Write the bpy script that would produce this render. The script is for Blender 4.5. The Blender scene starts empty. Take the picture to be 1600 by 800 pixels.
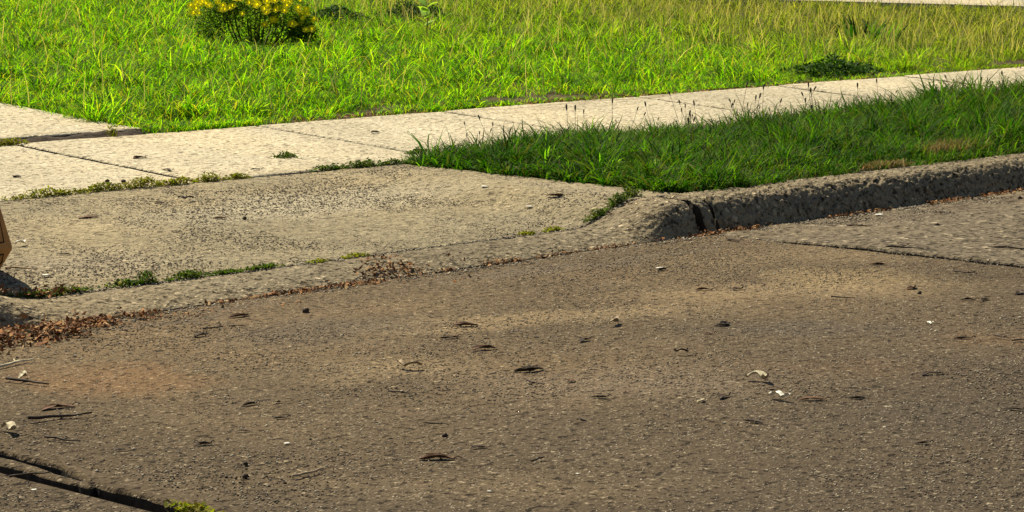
import bpy, math, random
import numpy as np

# ------------------------------------------------------------------ camera, world, sun, exposure
scene = bpy.context.scene
cam_data = bpy.data.cameras.new("camera")
cam = bpy.data.objects.new("camera", cam_data)
scene.collection.objects.link(cam)
cam.location = (0.0, 0.0, 1.6)
cam.rotation_euler = (math.radians(90 - 7.4958), 0, math.radians(43.4 - 90))
cam_data.sensor_width = 36.0
cam_data.lens = 85.5
cam_data.clip_start = 0.05
cam_data.clip_end = 3000
scene.camera = cam

SUN_EL, SUN_AZ = 50.0, 8.0          # degrees; azimuth from +Y, positive towards +X
world = bpy.data.worlds.new("World")
scene.world = world
world.use_nodes = True
wn = world.node_tree
bg = wn.nodes["Background"]
sky = wn.nodes.new("ShaderNodeTexSky")
sky.sky_type = 'NISHITA'
sky.sun_disc = False
sky.sun_elevation = math.radians(SUN_EL)
sky.sun_rotation = math.radians(SUN_AZ)
wn.links.new(sky.outputs[0], bg.inputs[0])
bg.inputs[1].default_value = 0.05
sd = bpy.data.lights.new("sun", 'SUN')
sd.energy = 5.0
sd.angle = math.radians(0.53)
sd.color = (1.0, 0.90, 0.69)
sun = bpy.data.objects.new("sun", sd)
scene.collection.objects.link(sun)
el, az = math.radians(SUN_EL), math.radians(SUN_AZ)
sdir = (math.sin(az) * math.cos(el), math.cos(az) * math.cos(el), math.sin(el))
sun.rotation_euler = (math.radians(90 - SUN_EL), 0, math.radians(180) - az)
sun.location = (0, 0, 30)
scene.view_settings.view_transform = 'Standard'
scene.view_settings.look = 'None'
scene.view_settings.exposure = 0.75
scene.view_settings.gamma = 1.0
scene.cycles.max_bounces = 5
scene.cycles.transmission_bounces = 3
scene.cycles.transparent_max_bounces = 4

rng = np.random.default_rng(7)
random.seed(7)
PI = math.pi

# ------------------------------------------------------------------ helpers
def hash2(ix, iy, seed):
    h = (ix.astype(np.int64) * 374761393 + iy.astype(np.int64) * 668265263 + seed * 974711) & 0xffffffff
    h = ((h ^ (h >> 13)) * 1274126177) & 0xffffffff
    return ((h ^ (h >> 16)) & 0xffff) / 65535.0

def noise(x, y, seed=0):
    x = np.asarray(x, float); y = np.asarray(y, float)
    ix, iy = np.floor(x), np.floor(y)
    fx, fy = x - ix, y - iy
    fx = fx * fx * (3 - 2 * fx); fy = fy * fy * (3 - 2 * fy)
    a = hash2(ix, iy, seed); b = hash2(ix + 1, iy, seed)
    c = hash2(ix, iy + 1, seed); d = hash2(ix + 1, iy + 1, seed)
    return (a * (1 - fx) + b * fx) * (1 - fy) + (c * (1 - fx) + d * fx) * fy

def fbm(x, y, seed=0, o=3):
    s, a, t = 0, 1, 0
    for i in range(o):
        s = s + a * noise(np.asarray(x) * 2 ** i, np.asarray(y) * 2 ** i, seed + i * 17); t += a; a *= .5
    return s / t

def sstep(a, b, x):
    t = np.clip((np.asarray(x, float) - a) / (b - a), 0, 1)
    return t * t * (3 - 2 * t)

def build(name, verts, faces, mats, parent=None, smooth=False, midx=None):
    """verts (n,3); faces: list of int arrays (m,k) of equal width k each"""
    me = bpy.data.meshes.new(name)
    verts = np.asarray(verts, np.float32)
    if isinstance(faces, np.ndarray): faces = [faces]
    loops = np.concatenate([np.asarray(f).reshape(-1) for f in faces]).astype(np.int32)
    tot = np.concatenate([np.full(len(f), np.asarray(f).shape[1]) for f in faces]).astype(np.int32)
    start = np.concatenate([[0], np.cumsum(tot)[:-1]]).astype(np.int32)
    me.vertices.add(len(verts)); me.vertices.foreach_set("co", verts.ravel())
    me.loops.add(len(loops)); me.loops.foreach_set("vertex_index", loops)
    me.polygons.add(len(tot)); me.polygons.foreach_set("loop_start", start)
    me.polygons.foreach_set("loop_total", tot)
    if not isinstance(mats, (list, tuple)): mats = [mats]
    for m in mats: me.materials.append(m)
    if midx is not None: me.polygons.foreach_set("material_index", np.asarray(midx, np.int32))
    if smooth: me.polygons.foreach_set("use_smooth", np.ones(len(tot), bool))
    me.update(calc_edges=True); me.validate()
    o = bpy.data.objects.new(name, me)
    scene.collection.objects.link(o)
    if parent is not None: o.parent = parent
    return o

def tag(o, label=None, cat=None, group=None, kind=None):
    if label: o["label"] = label
    if cat: o["category"] = cat
    if group: o["group"] = group
    if kind: o["kind"] = kind
    return o

class MB:
    def __init__(s): s.v = []; s.q = []; s.t = []; s.n = 0
    def add(s, v, q=None, t=None):
        v = np.asarray(v, float)
        if q is not None and len(q): s.q.append(np.asarray(q) + s.n)
        if t is not None and len(t): s.t.append(np.asarray(t) + s.n)
        s.v.append(v); s.n += len(v)
    def out(s, name, mat, parent=None, smooth=False):
        f = []
        if s.q: f.append(np.concatenate(s.q))
        if s.t: f.append(np.concatenate(s.t))
        return build(name, np.concatenate(s.v), f, mat, parent, smooth)

def grid_faces(nu, nv, off=0):
    i = np.arange(nu - 1)[:, None] * nv + np.arange(nv - 1)[None, :]
    i = i.ravel() + off
    return np.stack([i, i + nv, i + nv + 1, i + 1], 1)

def tube(mb, pts, rad, n=6):
    pts = np.asarray(pts, float); m = len(pts)
    rad = np.broadcast_to(rad, (m,))
    tan = np.gradient(pts, axis=0); tan /= np.linalg.norm(tan, axis=1)[:, None] + 1e-9
    ref = np.array([0, 0, 1.0]) if abs(tan[0][2]) < .9 else np.array([1.0, 0, 0])
    s = np.cross(tan, ref); s /= np.linalg.norm(s, axis=1)[:, None] + 1e-9
    u = np.cross(s, tan)
    a = np.arange(n) * 2 * PI / n
    v = pts[:, None] + rad[:, None, None] * (np.cos(a)[None, :, None] * s[:, None] + np.sin(a)[None, :, None] * u[:, None])
    v = v.reshape(-1, 3)
    q = []
    for i in range(m - 1):
        for j in range(n):
            q.append((i * n + j, i * n + (j + 1) % n, (i + 1) * n + (j + 1) % n, (i + 1) * n + j))
    v = np.concatenate([v, pts[:1], pts[-1:]])
    t = [(j, m * n, (j + 1) % n) for j in range(n)] + [((m - 1) * n + (j + 1) % n, m * n + 1, (m - 1) * n + j) for j in range(n)]
    mb.add(v, q, t)

# ------------------------------------------------------------------ materials
class NT:
    def __init__(s, name):
        s.m = bpy.data.materials.new(name); s.m.use_nodes = True
        s.t = s.m.node_tree; s.t.nodes.clear()
        s.out = s.t.nodes.new("ShaderNodeOutputMaterial")
        s.pos = s.t.nodes.new("ShaderNodeTexCoord").outputs["Object"]
    def n(s, typ, ins=None, **kw):
        nd = s.t.nodes.new(typ)
        for k, v in kw.items(): setattr(nd, k, v)
        for k, v in (ins or {}).items():
            if isinstance(v, bpy.types.NodeSocket): s.t.links.new(v, nd.inputs[k])
            else: nd.inputs[k].default_value = v
        return nd
    def noise(s, scale, detail=3, vec=None, rough=.55):
        return s.n("ShaderNodeTexNoise", {"Vector": vec or s.pos, "Scale": scale, "Detail": detail, "Roughness": rough}).outputs["Fac"]
    def ramp(s, fac, stops):
        nd = s.n("ShaderNodeValToRGB", {"Fac": fac})
        e = nd.color_ramp.elements
        while len(e) < len(stops): e.new(.5)
        for el_, (p, c) in zip(e, stops):
            el_.position = p; el_.color = (*c, 1) if len(c) == 3 else c
        return nd.outputs["Color"]
    def mr(s, fac, a, b, c=0., d=1.):
        return s.n("ShaderNodeMapRange", {"Value": fac, "From Min": a, "From Max": b, "To Min": c, "To Max": d}).outputs[0]
    def math(s, op, a, b=0.):
        return s.n("ShaderNodeMath", {0: a, 1: b}, operation=op).outputs[0]
    def mix(s, fac, a, b, mode='MIX'):
        nd = s.n("ShaderNodeMix", {}, data_type='RGBA', blend_type=mode)
        for k, v in ((0, fac), (6, a), (7, b)):
            if isinstance(v, bpy.types.NodeSocket): s.t.links.new(v, nd.inputs[k])
            else: nd.inputs[k].default_value = v if k == 0 else (*v[:3], 1)
        return nd.outputs[2]
    def spot(s, x, y, rx, ry, rot=0, soft=.2, wob=.35):
        w = s.n("ShaderNodeTexNoise", {"Vector": s.pos, "Scale": 2.2, "Detail": 4.0}).outputs["Color"]
        w = s.n("ShaderNodeVectorMath", {0: w, 1: (.5, .5, .5)}, operation='SUBTRACT').outputs[0]
        sc = s.n("ShaderNodeVectorMath", {0: w}, operation='SCALE'); sc.inputs["Scale"].default_value = wob * 2
        p = s.n("ShaderNodeVectorMath", {0: s.pos, 1: sc.outputs[0]}, operation='ADD').outputs[0]
        mp = s.n("ShaderNodeMapping", {"Vector": p, "Location": (x, y, 0), "Rotation": (0, 0, math.radians(rot)), "Scale": (rx, ry, 100)}, vector_type='TEXTURE')
        ln = s.n("ShaderNodeVectorMath", {0: mp.outputs[0]}, operation='LENGTH').outputs["Value"]
        nd = s.n("ShaderNodeMapRange", {"Value": ln, "From Min": 1.0, "From Max": soft, "To Min": 0., "To Max": 1.}, interpolation_type='SMOOTHSTEP')
        return nd.outputs[0]

def concrete(name, base, spots=(), stone=70, contrast=1.0, bump=1.0, tone=.25, vignette=None):
    """weathered concrete with exposed aggregate"""
    s = NT(name)
    big = s.noise(.55, 4); mid = s.noise(3.5, 5); fine = s.noise(28, 3)
    b = np.array(base)
    col = s.ramp(big, [(.3, b * (1 - tone)), (.5, b), (.72, b * (1 + tone * .8) * np.array([1.05, 1, .93]))])
    col = s.mix(s.mr(mid, .35, .7, 0, .45), col, tuple(b * np.array([.72, .68, .62])))
    for (x, y, rx, ry, rot, c, f) in spots:
        fac = s.math('MULTIPLY', s.spot(x, y, rx, ry, rot), f)
        col = s.mix(fac, col, c)
    if vignette:      # vignette painted into the colour: road darkens towards the camera side
        y0, y1, c, f = vignette
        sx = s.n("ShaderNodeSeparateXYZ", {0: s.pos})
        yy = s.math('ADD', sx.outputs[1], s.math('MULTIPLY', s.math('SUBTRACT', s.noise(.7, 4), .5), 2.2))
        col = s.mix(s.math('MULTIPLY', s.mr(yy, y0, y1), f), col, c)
    # aggregate: each stone its own tone, sand between
    hs = []
    for k, (sc, st) in enumerate(((stone, 1.0), (stone * .42, .8))):
        v = s.n("ShaderNodeTexVoronoi", {"Vector": s.pos, "Scale": sc, "Randomness": 1.0})
        sep = s.n("ShaderNodeSeparateColor", {0: v.outputs["Color"]})
        r = sep.outputs[0]
        dk = s.mr(r, 0, .34, .75 * contrast * st, 0)
        lt = s.mr(r, .76, 1.0, 0, .8 * contrast * st)
        edge = s.mr(v.outputs["Distance"], .22, .55, 1, .0)
        if k == 1:
            gate = s.mr(sep.outputs[1], .45, .55, 0, 1)
            dk = s.math('MULTIPLY', dk, gate); lt = s.math('MULTIPLY', lt, gate)
        col = s.mix(s.math('MULTIPLY', dk, edge), col, s.mix(1.0, col, (.22, .20, .17), 'MULTIPLY'))
        col = s.mix(s.math('MULTIPLY', lt, edge), col, s.mix(.25, s.mix(1.0, col, (2.1, 2.05, 1.9), 'MULTIPLY'), (.5, .45, .34)))
        hs.append(s.math('MULTIPLY', s.mr(v.outputs["Distance"], 0, .6, 1, 0), s.mr(r, 0, 1, .1, 1)))
    pit = s.mr(fine, .56, .68, 0, .75 * contrast)
    col = s.mix(pit, col, s.mix(1.0, col, (.3, .27, .23), 'MULTIPLY'))
    h = s.math('ADD', s.math('MULTIPLY', hs[0], .35), s.math('MULTIPLY', hs[1], .6))
    h = s.math('SUBTRACT', h, s.math('MULTIPLY', pit, .6))
    h = s.math('ADD', h, s.math('MULTIPLY', s.noise(14, 5), 1.3))
    bmp = s.n("ShaderNodeBump", {"Height": h, "Strength": min(1, .9 * bump), "Distance": .011 * bump})
    p = s.n("ShaderNodeBsdfPrincipled", {"Base Color": col, "Roughness": .95, "Normal": bmp.outputs[0]})
    p.inputs["Specular IOR Level"].default_value = .12
    s.t.links.new(p.outputs[0], s.out.inputs[0])
    return s.m

def blade_mat(name, cols, trans=.5, scale=.7, xgrad=None, gloss=.08, tcol=None, tint=1.0, dark=0):
    """cols: list of colours picked per blade; xgrad (x0,x1,cols2) blends kinds of grass across the lawn"""
    s = NT(name)
    isl = s.n("ShaderNodeNewGeometry").outputs["Random Per Island"]
    def pick(cs): return s.ramp(isl, [(i / max(1, len(cs) - 1), c) for i, c in enumerate(cs)])
    col = pick(cols)
    if xgrad:
        x0, x1, c2, seedv = xgrad
        sx = s.n("ShaderNodeSeparateXYZ", {0: s.pos})
        d = s.math('ADD', s.math('MULTIPLY', sx.outputs[0], .82), s.math('MULTIPLY', sx.outputs[1], .12))
        d = s.math('ADD', d, s.math('MULTIPLY', s.math('SUBTRACT', s.noise(.45, 3), .5), seedv))
        col = s.mix(s.mr(d, x0, x1), col, pick(c2))
    col = s.mix(s.mr(s.noise(scale, 3), .38, .7, 0, .55), col, s.mix(1.0, col, (1.3 * tint, 1.2 * tint, .7), 'MULTIPLY'))
    if dark:      # patches of a darker grass species
        col = s.mix(s.mr(s.noise(1.6, 4), .46, .62, 0, dark), col, s.mix(1.0, col, (.35, .48, .45), 'MULTIPLY'))
    t = s.mix(1.0, col, tcol or (1.75, 2.15, .4), 'MULTIPLY')
    d = s.n("ShaderNodeBsdfPrincipled", {"Base Color": col, "Roughness": .7})
    d.inputs["Specular IOR Level"].default_value = gloss
    tr = s.n("ShaderNodeBsdfTranslucent", {"Color": t})
    mx = s.n("ShaderNodeMixShader", {0: trans, 1: d.outputs[0], 2: tr.outputs[0]})
    s.t.links.new(mx.outputs[0], s.out.inputs[0])
    return s.m

def plain(name, col, rough=.8, var=.3, scale=40, bump=0, island=None, spec=.2):
    s = NT(name)
    c = np.array(col)
    if island:
        isl = s.n("ShaderNodeNewGeometry").outputs["Random Per Island"]
        cc = s.ramp(isl, [(i / (len(island) - 1), k) for i, k in enumerate(island)])
    else:
        cc = s.ramp(s.noise(scale, 4), [(.3, c * (1 - var)), (.7, c * (1 + var))])
    p = s.n("ShaderNodeBsdfPrincipled", {"Base Color": cc, "Roughness": rough})
    p.inputs["Specular IOR Level"].default_value = spec
    if bump:
        b = s.n("ShaderNodeBump", {"Height": s.noise(scale * 1.5, 4), "Strength": .8, "Distance": bump})
        s.t.links.new(b.outputs[0], p.inputs["Normal"])
    s.t.links.new(p.outputs[0], s.out.inputs[0])
    return s.m

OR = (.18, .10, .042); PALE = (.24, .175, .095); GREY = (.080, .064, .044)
ROAD_SPOTS = [
    (5.30, 7.05, .42, .60, 0, OR, .55), (9.3, 6.6, .55, .5, 0, (.30, .22, .11), .5), (8.45, 5.05, .55, .26, -45, OR, .55),
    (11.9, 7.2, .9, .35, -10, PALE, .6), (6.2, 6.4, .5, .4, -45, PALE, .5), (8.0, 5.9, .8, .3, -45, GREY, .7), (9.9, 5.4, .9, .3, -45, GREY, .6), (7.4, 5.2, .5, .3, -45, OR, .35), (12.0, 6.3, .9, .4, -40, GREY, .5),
    (7.5, 6.85, 1.3, .30, -22, PALE, .55), (8.9, 6.5, 1.2, .4, -35, PALE, .55), (6.6, 7.3, .7, .5, -10, GREY, .6),
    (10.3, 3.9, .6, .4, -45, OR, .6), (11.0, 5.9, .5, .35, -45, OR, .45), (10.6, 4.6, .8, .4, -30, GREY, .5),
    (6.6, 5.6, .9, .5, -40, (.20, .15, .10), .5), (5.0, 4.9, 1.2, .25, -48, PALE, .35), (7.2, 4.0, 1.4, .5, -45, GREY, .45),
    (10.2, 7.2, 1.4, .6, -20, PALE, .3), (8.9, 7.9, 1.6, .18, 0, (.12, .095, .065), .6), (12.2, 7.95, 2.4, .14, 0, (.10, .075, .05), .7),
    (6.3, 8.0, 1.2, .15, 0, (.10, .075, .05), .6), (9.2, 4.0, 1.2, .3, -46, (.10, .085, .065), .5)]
M = {}
M['road'] = concrete("road_concrete", (.114, .082, .045), ROAD_SPOTS, stone=105, contrast=1.7, bump=1.0, tone=.42, vignette=(6.9, 4.2, (.055, .042, .028), .8))
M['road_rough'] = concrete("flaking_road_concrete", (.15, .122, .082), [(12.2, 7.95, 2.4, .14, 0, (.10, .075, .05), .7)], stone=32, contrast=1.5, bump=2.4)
M['apron'] = concrete("apron_concrete", (.245, .208, .130), [
    (8.9, 9.9, 1.6, .5, 0, (.36, .32, .225), .6), (6.6, 9.2, .8, .5, 0, (.24, .20, .14), .55), (10.3, 9.2, .4, .7, 0, (.27, .23, .16), .5)],
    stone=62, contrast=1.15, bump=1.4)
M['sidewalk'] = concrete("sidewalk_concrete", (.48, .425, .30), [(9.8, 11.0, 1.2, .18, 0, (.34, .29, .19), .6), (8.0, 11.9, .7, .5, 0, (.36, .31, .21), .5), (11.7, 11.9, .6, .7, 0, (.54, .48, .34), .7), (13.8, 12.4, .9, .3, 0, (.36, .31, .21), .5), (9.9, 12.6, 1.3, .12, 0, (.33, .28, .18), .5), (15, 12.62, 4, .08, 0, (.25, .2, .13), .6)], stone=62, contrast=1.2, tone=.2, bump=1.3)
M['kerb'] = concrete("kerb_concrete", (.195, .162, .105), [], stone=60, contrast=1.5, bump=1.6)
M['soil'] = plain("soil", (.045, .032, .02), .95, .5, 18, .02)
M['lawn_soil'] = plain("lawn_soil", (.07, .048, .02), .95, .5, 14, .02)

# ------------------------------------------------------------------ terrain profile
YG, YK, YN, YF = 8.22, 8.58, 10.85, 12.68
def kt(X):       # 0 = lowered lip across the driveway, 1 = full kerb
    X = np.asarray(X, float)
    return np.maximum(sstep(9.55, 10.12, X), 1 - sstep(5.45, 6.15, X))
def kback(X): return .055 + .12 * kt(X)
def gz(X, Y):
    X = np.asarray(X, float); Y = np.asarray(Y, float)
    zk = kback(X)
    ap = zk + (.20 - zk) * np.clip((Y - YK) / (YN - YK), 0, 1)
    up = .20 + .06 * (np.minimum(Y, 45) - YN) + np.where(Y < YF + .005, .005 * np.searchsorted([8.875, 10.87, 12.66, 14.86, 16.7, 18.6], X), 0)
    z = np.where(Y < YG, 0., np.where(Y < YK, zk * (Y - YG) / (YK - YG), np.where(Y < YN, ap, up)))
    return z

JD = MB()
def slab(mb, x0, x1, y0, y1, zf, step=.06, thick=.09, rnd=.012, seed=0, tilt=(0, 0, 0), edge=.006, bumpz=.003, warp0=None, warp1=None):
    nx = max(3, int((x1 - x0) / step)); ny = max(3, int((y1 - y0) / step))
    xs = np.concatenate([[x0, x0 + rnd * .4], np.linspace(x0 + rnd, x1 - rnd, nx), [x1 - rnd * .4, x1]])
    ys = np.concatenate([[y0, y0 + rnd * .4], np.linspace(y0 + rnd, y1 - rnd, ny), [y1 - rnd * .4, y1]])
    X, Y = np.meshgrid(xs, ys, indexing='ij')
    dxe = np.minimum(X - x0, x1 - X); dye = np.minimum(Y - y0, y1 - Y)
    de = np.minimum(dxe, dye)
    cx, cy = (x0 + x1) / 2, (y0 + y1) / 2
    wx = (noise(Y * 9, X * 2, seed + 3) - .5 + .6 * (noise(Y * 37, X * 2, seed + 5) - .5)) * edge * 2
    wy = (noise(X * 9, Y * 2, seed + 9) - .5 + .6 * (noise(X * 37, Y * 2, seed + 11) - .5)) * edge * 2
    fx = np.exp(-dxe / .05); fy = np.exp(-dye / .05)
    Z = zf(X, Y) + tilt[0] + tilt[1] * (X - cx) + tilt[2] * (Y - cy)
    Z = Z + (fbm(X * 1.3, Y * 1.3, seed) - .5) * bumpz * 2 + (fbm(X * 6, Y * 6, seed + 1) - .5) * bumpz
    q = np.clip(1 - de / rnd, 0, 1)
    Z = Z - rnd * .8 * q ** 2 - np.exp(-de / .03) * .004 * noise(X * 14, Y * 14, seed + 20)
    Xv = X + wx * fx; Yv = Y + wy * fy
    if warp0: Xv = Xv + warp0(Y) * np.exp(-(X - x0) / .12)
    if warp1: Xv = Xv + warp1(Y) * np.exp(-(x1 - X) / .02)
    top = np.stack([Xv, Yv, Z], -1)
    n0, n1 = top.shape[:2]
    mb.add(top.reshape(-1, 3), grid_faces(n0, n1))
    for ring in (top[0, :], top[-1, ::-1], top[::-1, 0], top[:, -1]):
        r2 = ring.copy(); r2[:, 2] -= thick
        v = np.concatenate([ring, r2]); n = len(ring)
        i = np.arange(n - 1)
        JD.add(v, np.stack([i, i + 1, n + i + 1, n + i], 1)[:, ::-1])

# ---- base ground: one sheet to the horizon
xs = np.unique(np.concatenate([[-900, -300, -100, -40], np.arange(-20, 60, .5), [80, 150, 400, 900]]))
ys = np.unique(np.concatenate([[-900, -300, -100, -40], np.arange(-20, 8, .5), [YG - .06, YG - .02, YG + .06, YK - .01, YK + .04, YN, YN + .02, YF + .03, YF + .05], np.arange(9, 48, .5), [80, 150, 400, 900]]))
X, Y = np.meshgrid(xs, ys, indexing='ij')
Z = gz(X, Y) - np.where(Y < YF + .04, .06, .012)
Z = np.where(Y < YG - .04, -.05, Z)
build("ground", np.stack([X, Y, Z], -1).reshape(-1, 3), grid_faces(len(xs), len(ys)), M['lawn_soil']).__setitem__("kind", "structure")

# ---- road: concrete slabs with open joints
flat = lambda X, Y: np.zeros_like(X)
mb = MB()
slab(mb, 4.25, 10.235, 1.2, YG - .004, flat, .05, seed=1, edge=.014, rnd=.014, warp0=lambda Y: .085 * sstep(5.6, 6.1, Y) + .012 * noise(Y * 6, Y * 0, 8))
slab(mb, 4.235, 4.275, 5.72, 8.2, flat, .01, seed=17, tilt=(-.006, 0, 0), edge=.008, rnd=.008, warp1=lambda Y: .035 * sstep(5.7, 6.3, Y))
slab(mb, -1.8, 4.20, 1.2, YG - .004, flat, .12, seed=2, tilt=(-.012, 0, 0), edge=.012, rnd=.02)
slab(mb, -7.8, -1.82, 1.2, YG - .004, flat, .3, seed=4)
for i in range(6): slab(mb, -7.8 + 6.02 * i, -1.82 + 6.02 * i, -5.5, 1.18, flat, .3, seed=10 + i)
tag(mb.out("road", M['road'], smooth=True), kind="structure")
mb = MB()
slab(mb, 10.285, 16.3, 1.2, YG - .004, warp0=lambda Y: -.046 * sstep(7.25, 7.8, Y), zf= lambda X, Y: .012 * (1 - sstep(7.2, 8.1, Y)) + .004 * (fbm(X * 5, Y * 9, 77) - .5) * 4, step=.05, seed=3, bumpz=.006)
for i in range(5): slab(mb, 16.32 + 6.02 * i, 22.32 + 6.02 * i, 1.2, YG - .004, flat, .2, seed=30 + i)
tag(mb.out("flaking_road", M['road_rough'], smooth=True), kind="structure")

# ---- sidewalk
mb = MB()
J = [-5.3, -3.3, -1.3, .8, 2.85, 4.85, 6.87, 8.875, 10.87, 12.66, 14.86, 16.7, 18.6, 20.5, 22.4, 24.3, 26.2, 28.1, 30, 31.9, 33.8, 35.7, 37.6]
for i in range(len(J) - 1):
    r = np.random.default_rng(100 + i)
    near = 5 < i < 12
    slab(mb, J[i] + .018, J[i + 1] - .018, YN + .015, YF, gz, .05 if near else .2, seed=50 + i,
         tilt=(0, r.uniform(-.001, .001), 0), edge=.006, rnd=.011)
tag(mb.out("sidewalk", M['sidewalk'], smooth=True), kind="structure")

# ---- driveway: apron to the street and slab up to the house
mb = MB()
slab(mb, 5.3, 10.47, YK + .012, YN - .01, gz, .05, seed=81, edge=.014, rnd=.014, bumpz=.005)
tag(mb.out("driveway_apron", M['apron'], smooth=True), kind="structure")
mb = MB()
slab(mb, 6.8, 9.97, YF + .12, 18.6, gz, .08, seed=82, tilt=(.026, 0, 0), edge=.012)
slab(mb, 6.8, 9.97, 18.62, 24.6, gz, .2, seed=83)
tag(mb.out("driveway", M['sidewalk'], smooth=True), kind="structure")
mb = MB()
slab(mb, 6.8, 10.0, YF + .012, YF + .118, lambda X, Y: gz(X, Y) + .03 * sstep(YF, YF + .12, Y) - .012 + .03 * (fbm(X * 14, Y * 14, 91) - .5), .02, seed=88, edge=.004, bumpz=.012)
tag(mb.out("crack_soil", M['soil'], smooth=True), kind="structure")
# neighbour's driveway, angled across the far end of the lawn
P = np.array([(26.1, 19.98), (29.2, 17.92), (37.2, 12.72), (44, 12.72), (44, 26), (26.1, 26)])
mb = MB()
us = np.linspace(0, 1, 60)
e0 = np.array([23.7, 20.8]); e1 = np.array([36.7, 12.74])
A = e0[None] * (1 - us[:, None]) + e1[None] * us[:, None]
A[:, 1] += .03 * (noise(us * 40, us * 0, 5) - .5)
dirv = np.array([.548, .836])
vs = np.linspace(0, 9, 12)
V = A[:, None] + dirv[None, None] * vs[None, :, None]
Zt = gz(V[..., 0], V[..., 1]) + .05
G = np.concatenate([V, Zt[..., None]], -1)
mb.add(G.reshape(-1, 3), grid_faces(60, 12)[:, ::-1])
low = G[:, 0].copy(); low[:, 2] -= .1
mb.add(np.concatenate([G[:, 0], low]), np.stack([np.arange(59), np.arange(1, 60), 61 + np.arange(59), 60 + np.arange(59)], 1))
tag(mb.out("far_driveway", M['sidewalk'], smooth=True), kind="structure")

# ---- kerb
def kerb_piece(mb, x0, x1, seed, step=.012, rough=1.0, cap0=True, cap1=True, skew=.05):
    xs = np.arange(x0, x1 + step * .5, step)
    m = 46
    s = np.linspace(0, 1, m)
    X = np.repeat(xs[:, None], m, 1)
    # cross-section: s 0..1 from the gutter foot over the nose to the back
    yy = YG - .004 + .385 * s ** 1.25
    t = kt(xs)[:, None]
    full = .178 * (1 - np.clip(1 - (yy - YG) / .17, 0, 1) ** 2.3)[None]
    full = np.where(s[None] < .02, -.03, full)
    lip = .055 * np.sin(np.clip((yy - YG) / .34, 0, 1) * PI / 2)[None] ** .8
    lip = np.where(s[None] < .02, -.03, lip)
    Z = full * t + lip * (1 - t)
    Y = np.repeat(yy[None], len(xs), 0)
    back = np.clip((s - .93) / .07, 0, 1)[None] ** 2
    Z = Z - back * .02
    nz = ((fbm(X * 22, Y * 22 + Z * 22, seed, 3) - .5) * .008 + (fbm(X * 70, Y * 70 + Z * 70, seed + 5, 2) - .5) * .012 + (fbm(X * 4, Y * 4, seed + 9, 2) - .5) * .010) * rough
    pit = sstep(.62, .8, noise(X * 38, (Y + Z) * 38, seed + 31)) * .009 * rough
    nz = (nz - pit) * (.45 + .55 * t)
    w = np.clip(s / .12, 0, 1)[None] * np.clip((1 - s) / .06, 0, 1)[None]
    de = np.minimum(X - x0, x1 - X)
    rd = np.clip(1 - de / .02, 0, 1) ** 2 * .012
    Y2 = Y - nz * .7 * w * t * (1 - s) + rd * (1 - s) * t
    Z2 = Z + nz * w - rd
    # joint faces lean a little and wander
    Xo = X + np.exp(-de / .06) * ((noise(Y * 18 + Z * 18, X * 0, seed + 40) - .5) * .02 + skew * (Y - YG - .15) * np.where(X - x0 < x1 - X, 1, 1))
    G = np.stack([Xo, Y2, Z2], -1)
    n0 = len(xs)
    mb.add(G.reshape(-1, 3), grid_faces(n0, m))
    for k, end in ((0, G[0]), (1, G[-1])):
        bot = end.copy(); bot[:, 2] = -.05
        q = np.stack([np.arange(m - 1), np.arange(1, m), m + np.arange(1, m), m + np.arange(m - 1)], 1)
        JD.add(np.concatenate([end, bot]), q if k else q[:, ::-1])
    bk = G[:, -1]; lo = bk.copy(); lo[:, 2] = -.05
    mb.add(np.concatenate([bk, lo]), np.stack([np.arange(n0 - 1), np.arange(1, n0), n0 + np.arange(1, n0), n0 + np.arange(n0 - 1)], 1))

mb = MB()
kerb_piece(mb, 10.385, 16.3, 7, rough=1.25, skew=.12)
for i in range(4): kerb_piece(mb, 16.31 + 6.02 * i, 22.31 + 6.02 * i, 11 + i, step=.04)
tag(mb.out("kerb", M['kerb'], smooth=True), kind="structure")
mb = MB()
kerb_piece(mb, 5.05, 10.205, 3, rough=.8, skew=.12)
kerb_piece(mb, -1.0, 5.0, 5, step=.04)
tag(mb.out("lowered_kerb", M['kerb'], smooth=True), kind="structure")
mb = MB()
kerb_piece(mb, 10.272, 10.355, 21, step=.005, rough=.8, skew=.12)
tag(mb.out("broken_kerb", M['kerb'], smooth=True), kind="structure")

# ---- verge soil between kerb and sidewalk
mb = MB()
slab(mb, 10.50, 42, YK + .035, YN + .002, lambda X, Y: gz(X, Y) - .012 + .02 * (fbm(X * 3, Y * 3, 5) - .3), .1, seed=60, edge=.03, bumpz=.01, rnd=.03)
slab(mb, -6, 5.27, YK + .035, YN + .002, lambda X, Y: gz(X, Y) - .012 + .02 * (fbm(X * 3, Y * 3, 6) - .3), .3, seed=61)
tag(mb.out("verge_ground", M['soil'], smooth=True), kind="structure")

M['jointdirt'] = plain('joint_dirt', (.035, .028, .02), .95, .5, 25, .01)
tag(JD.out('joint_faces', M['jointdirt']), kind='structure')

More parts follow.
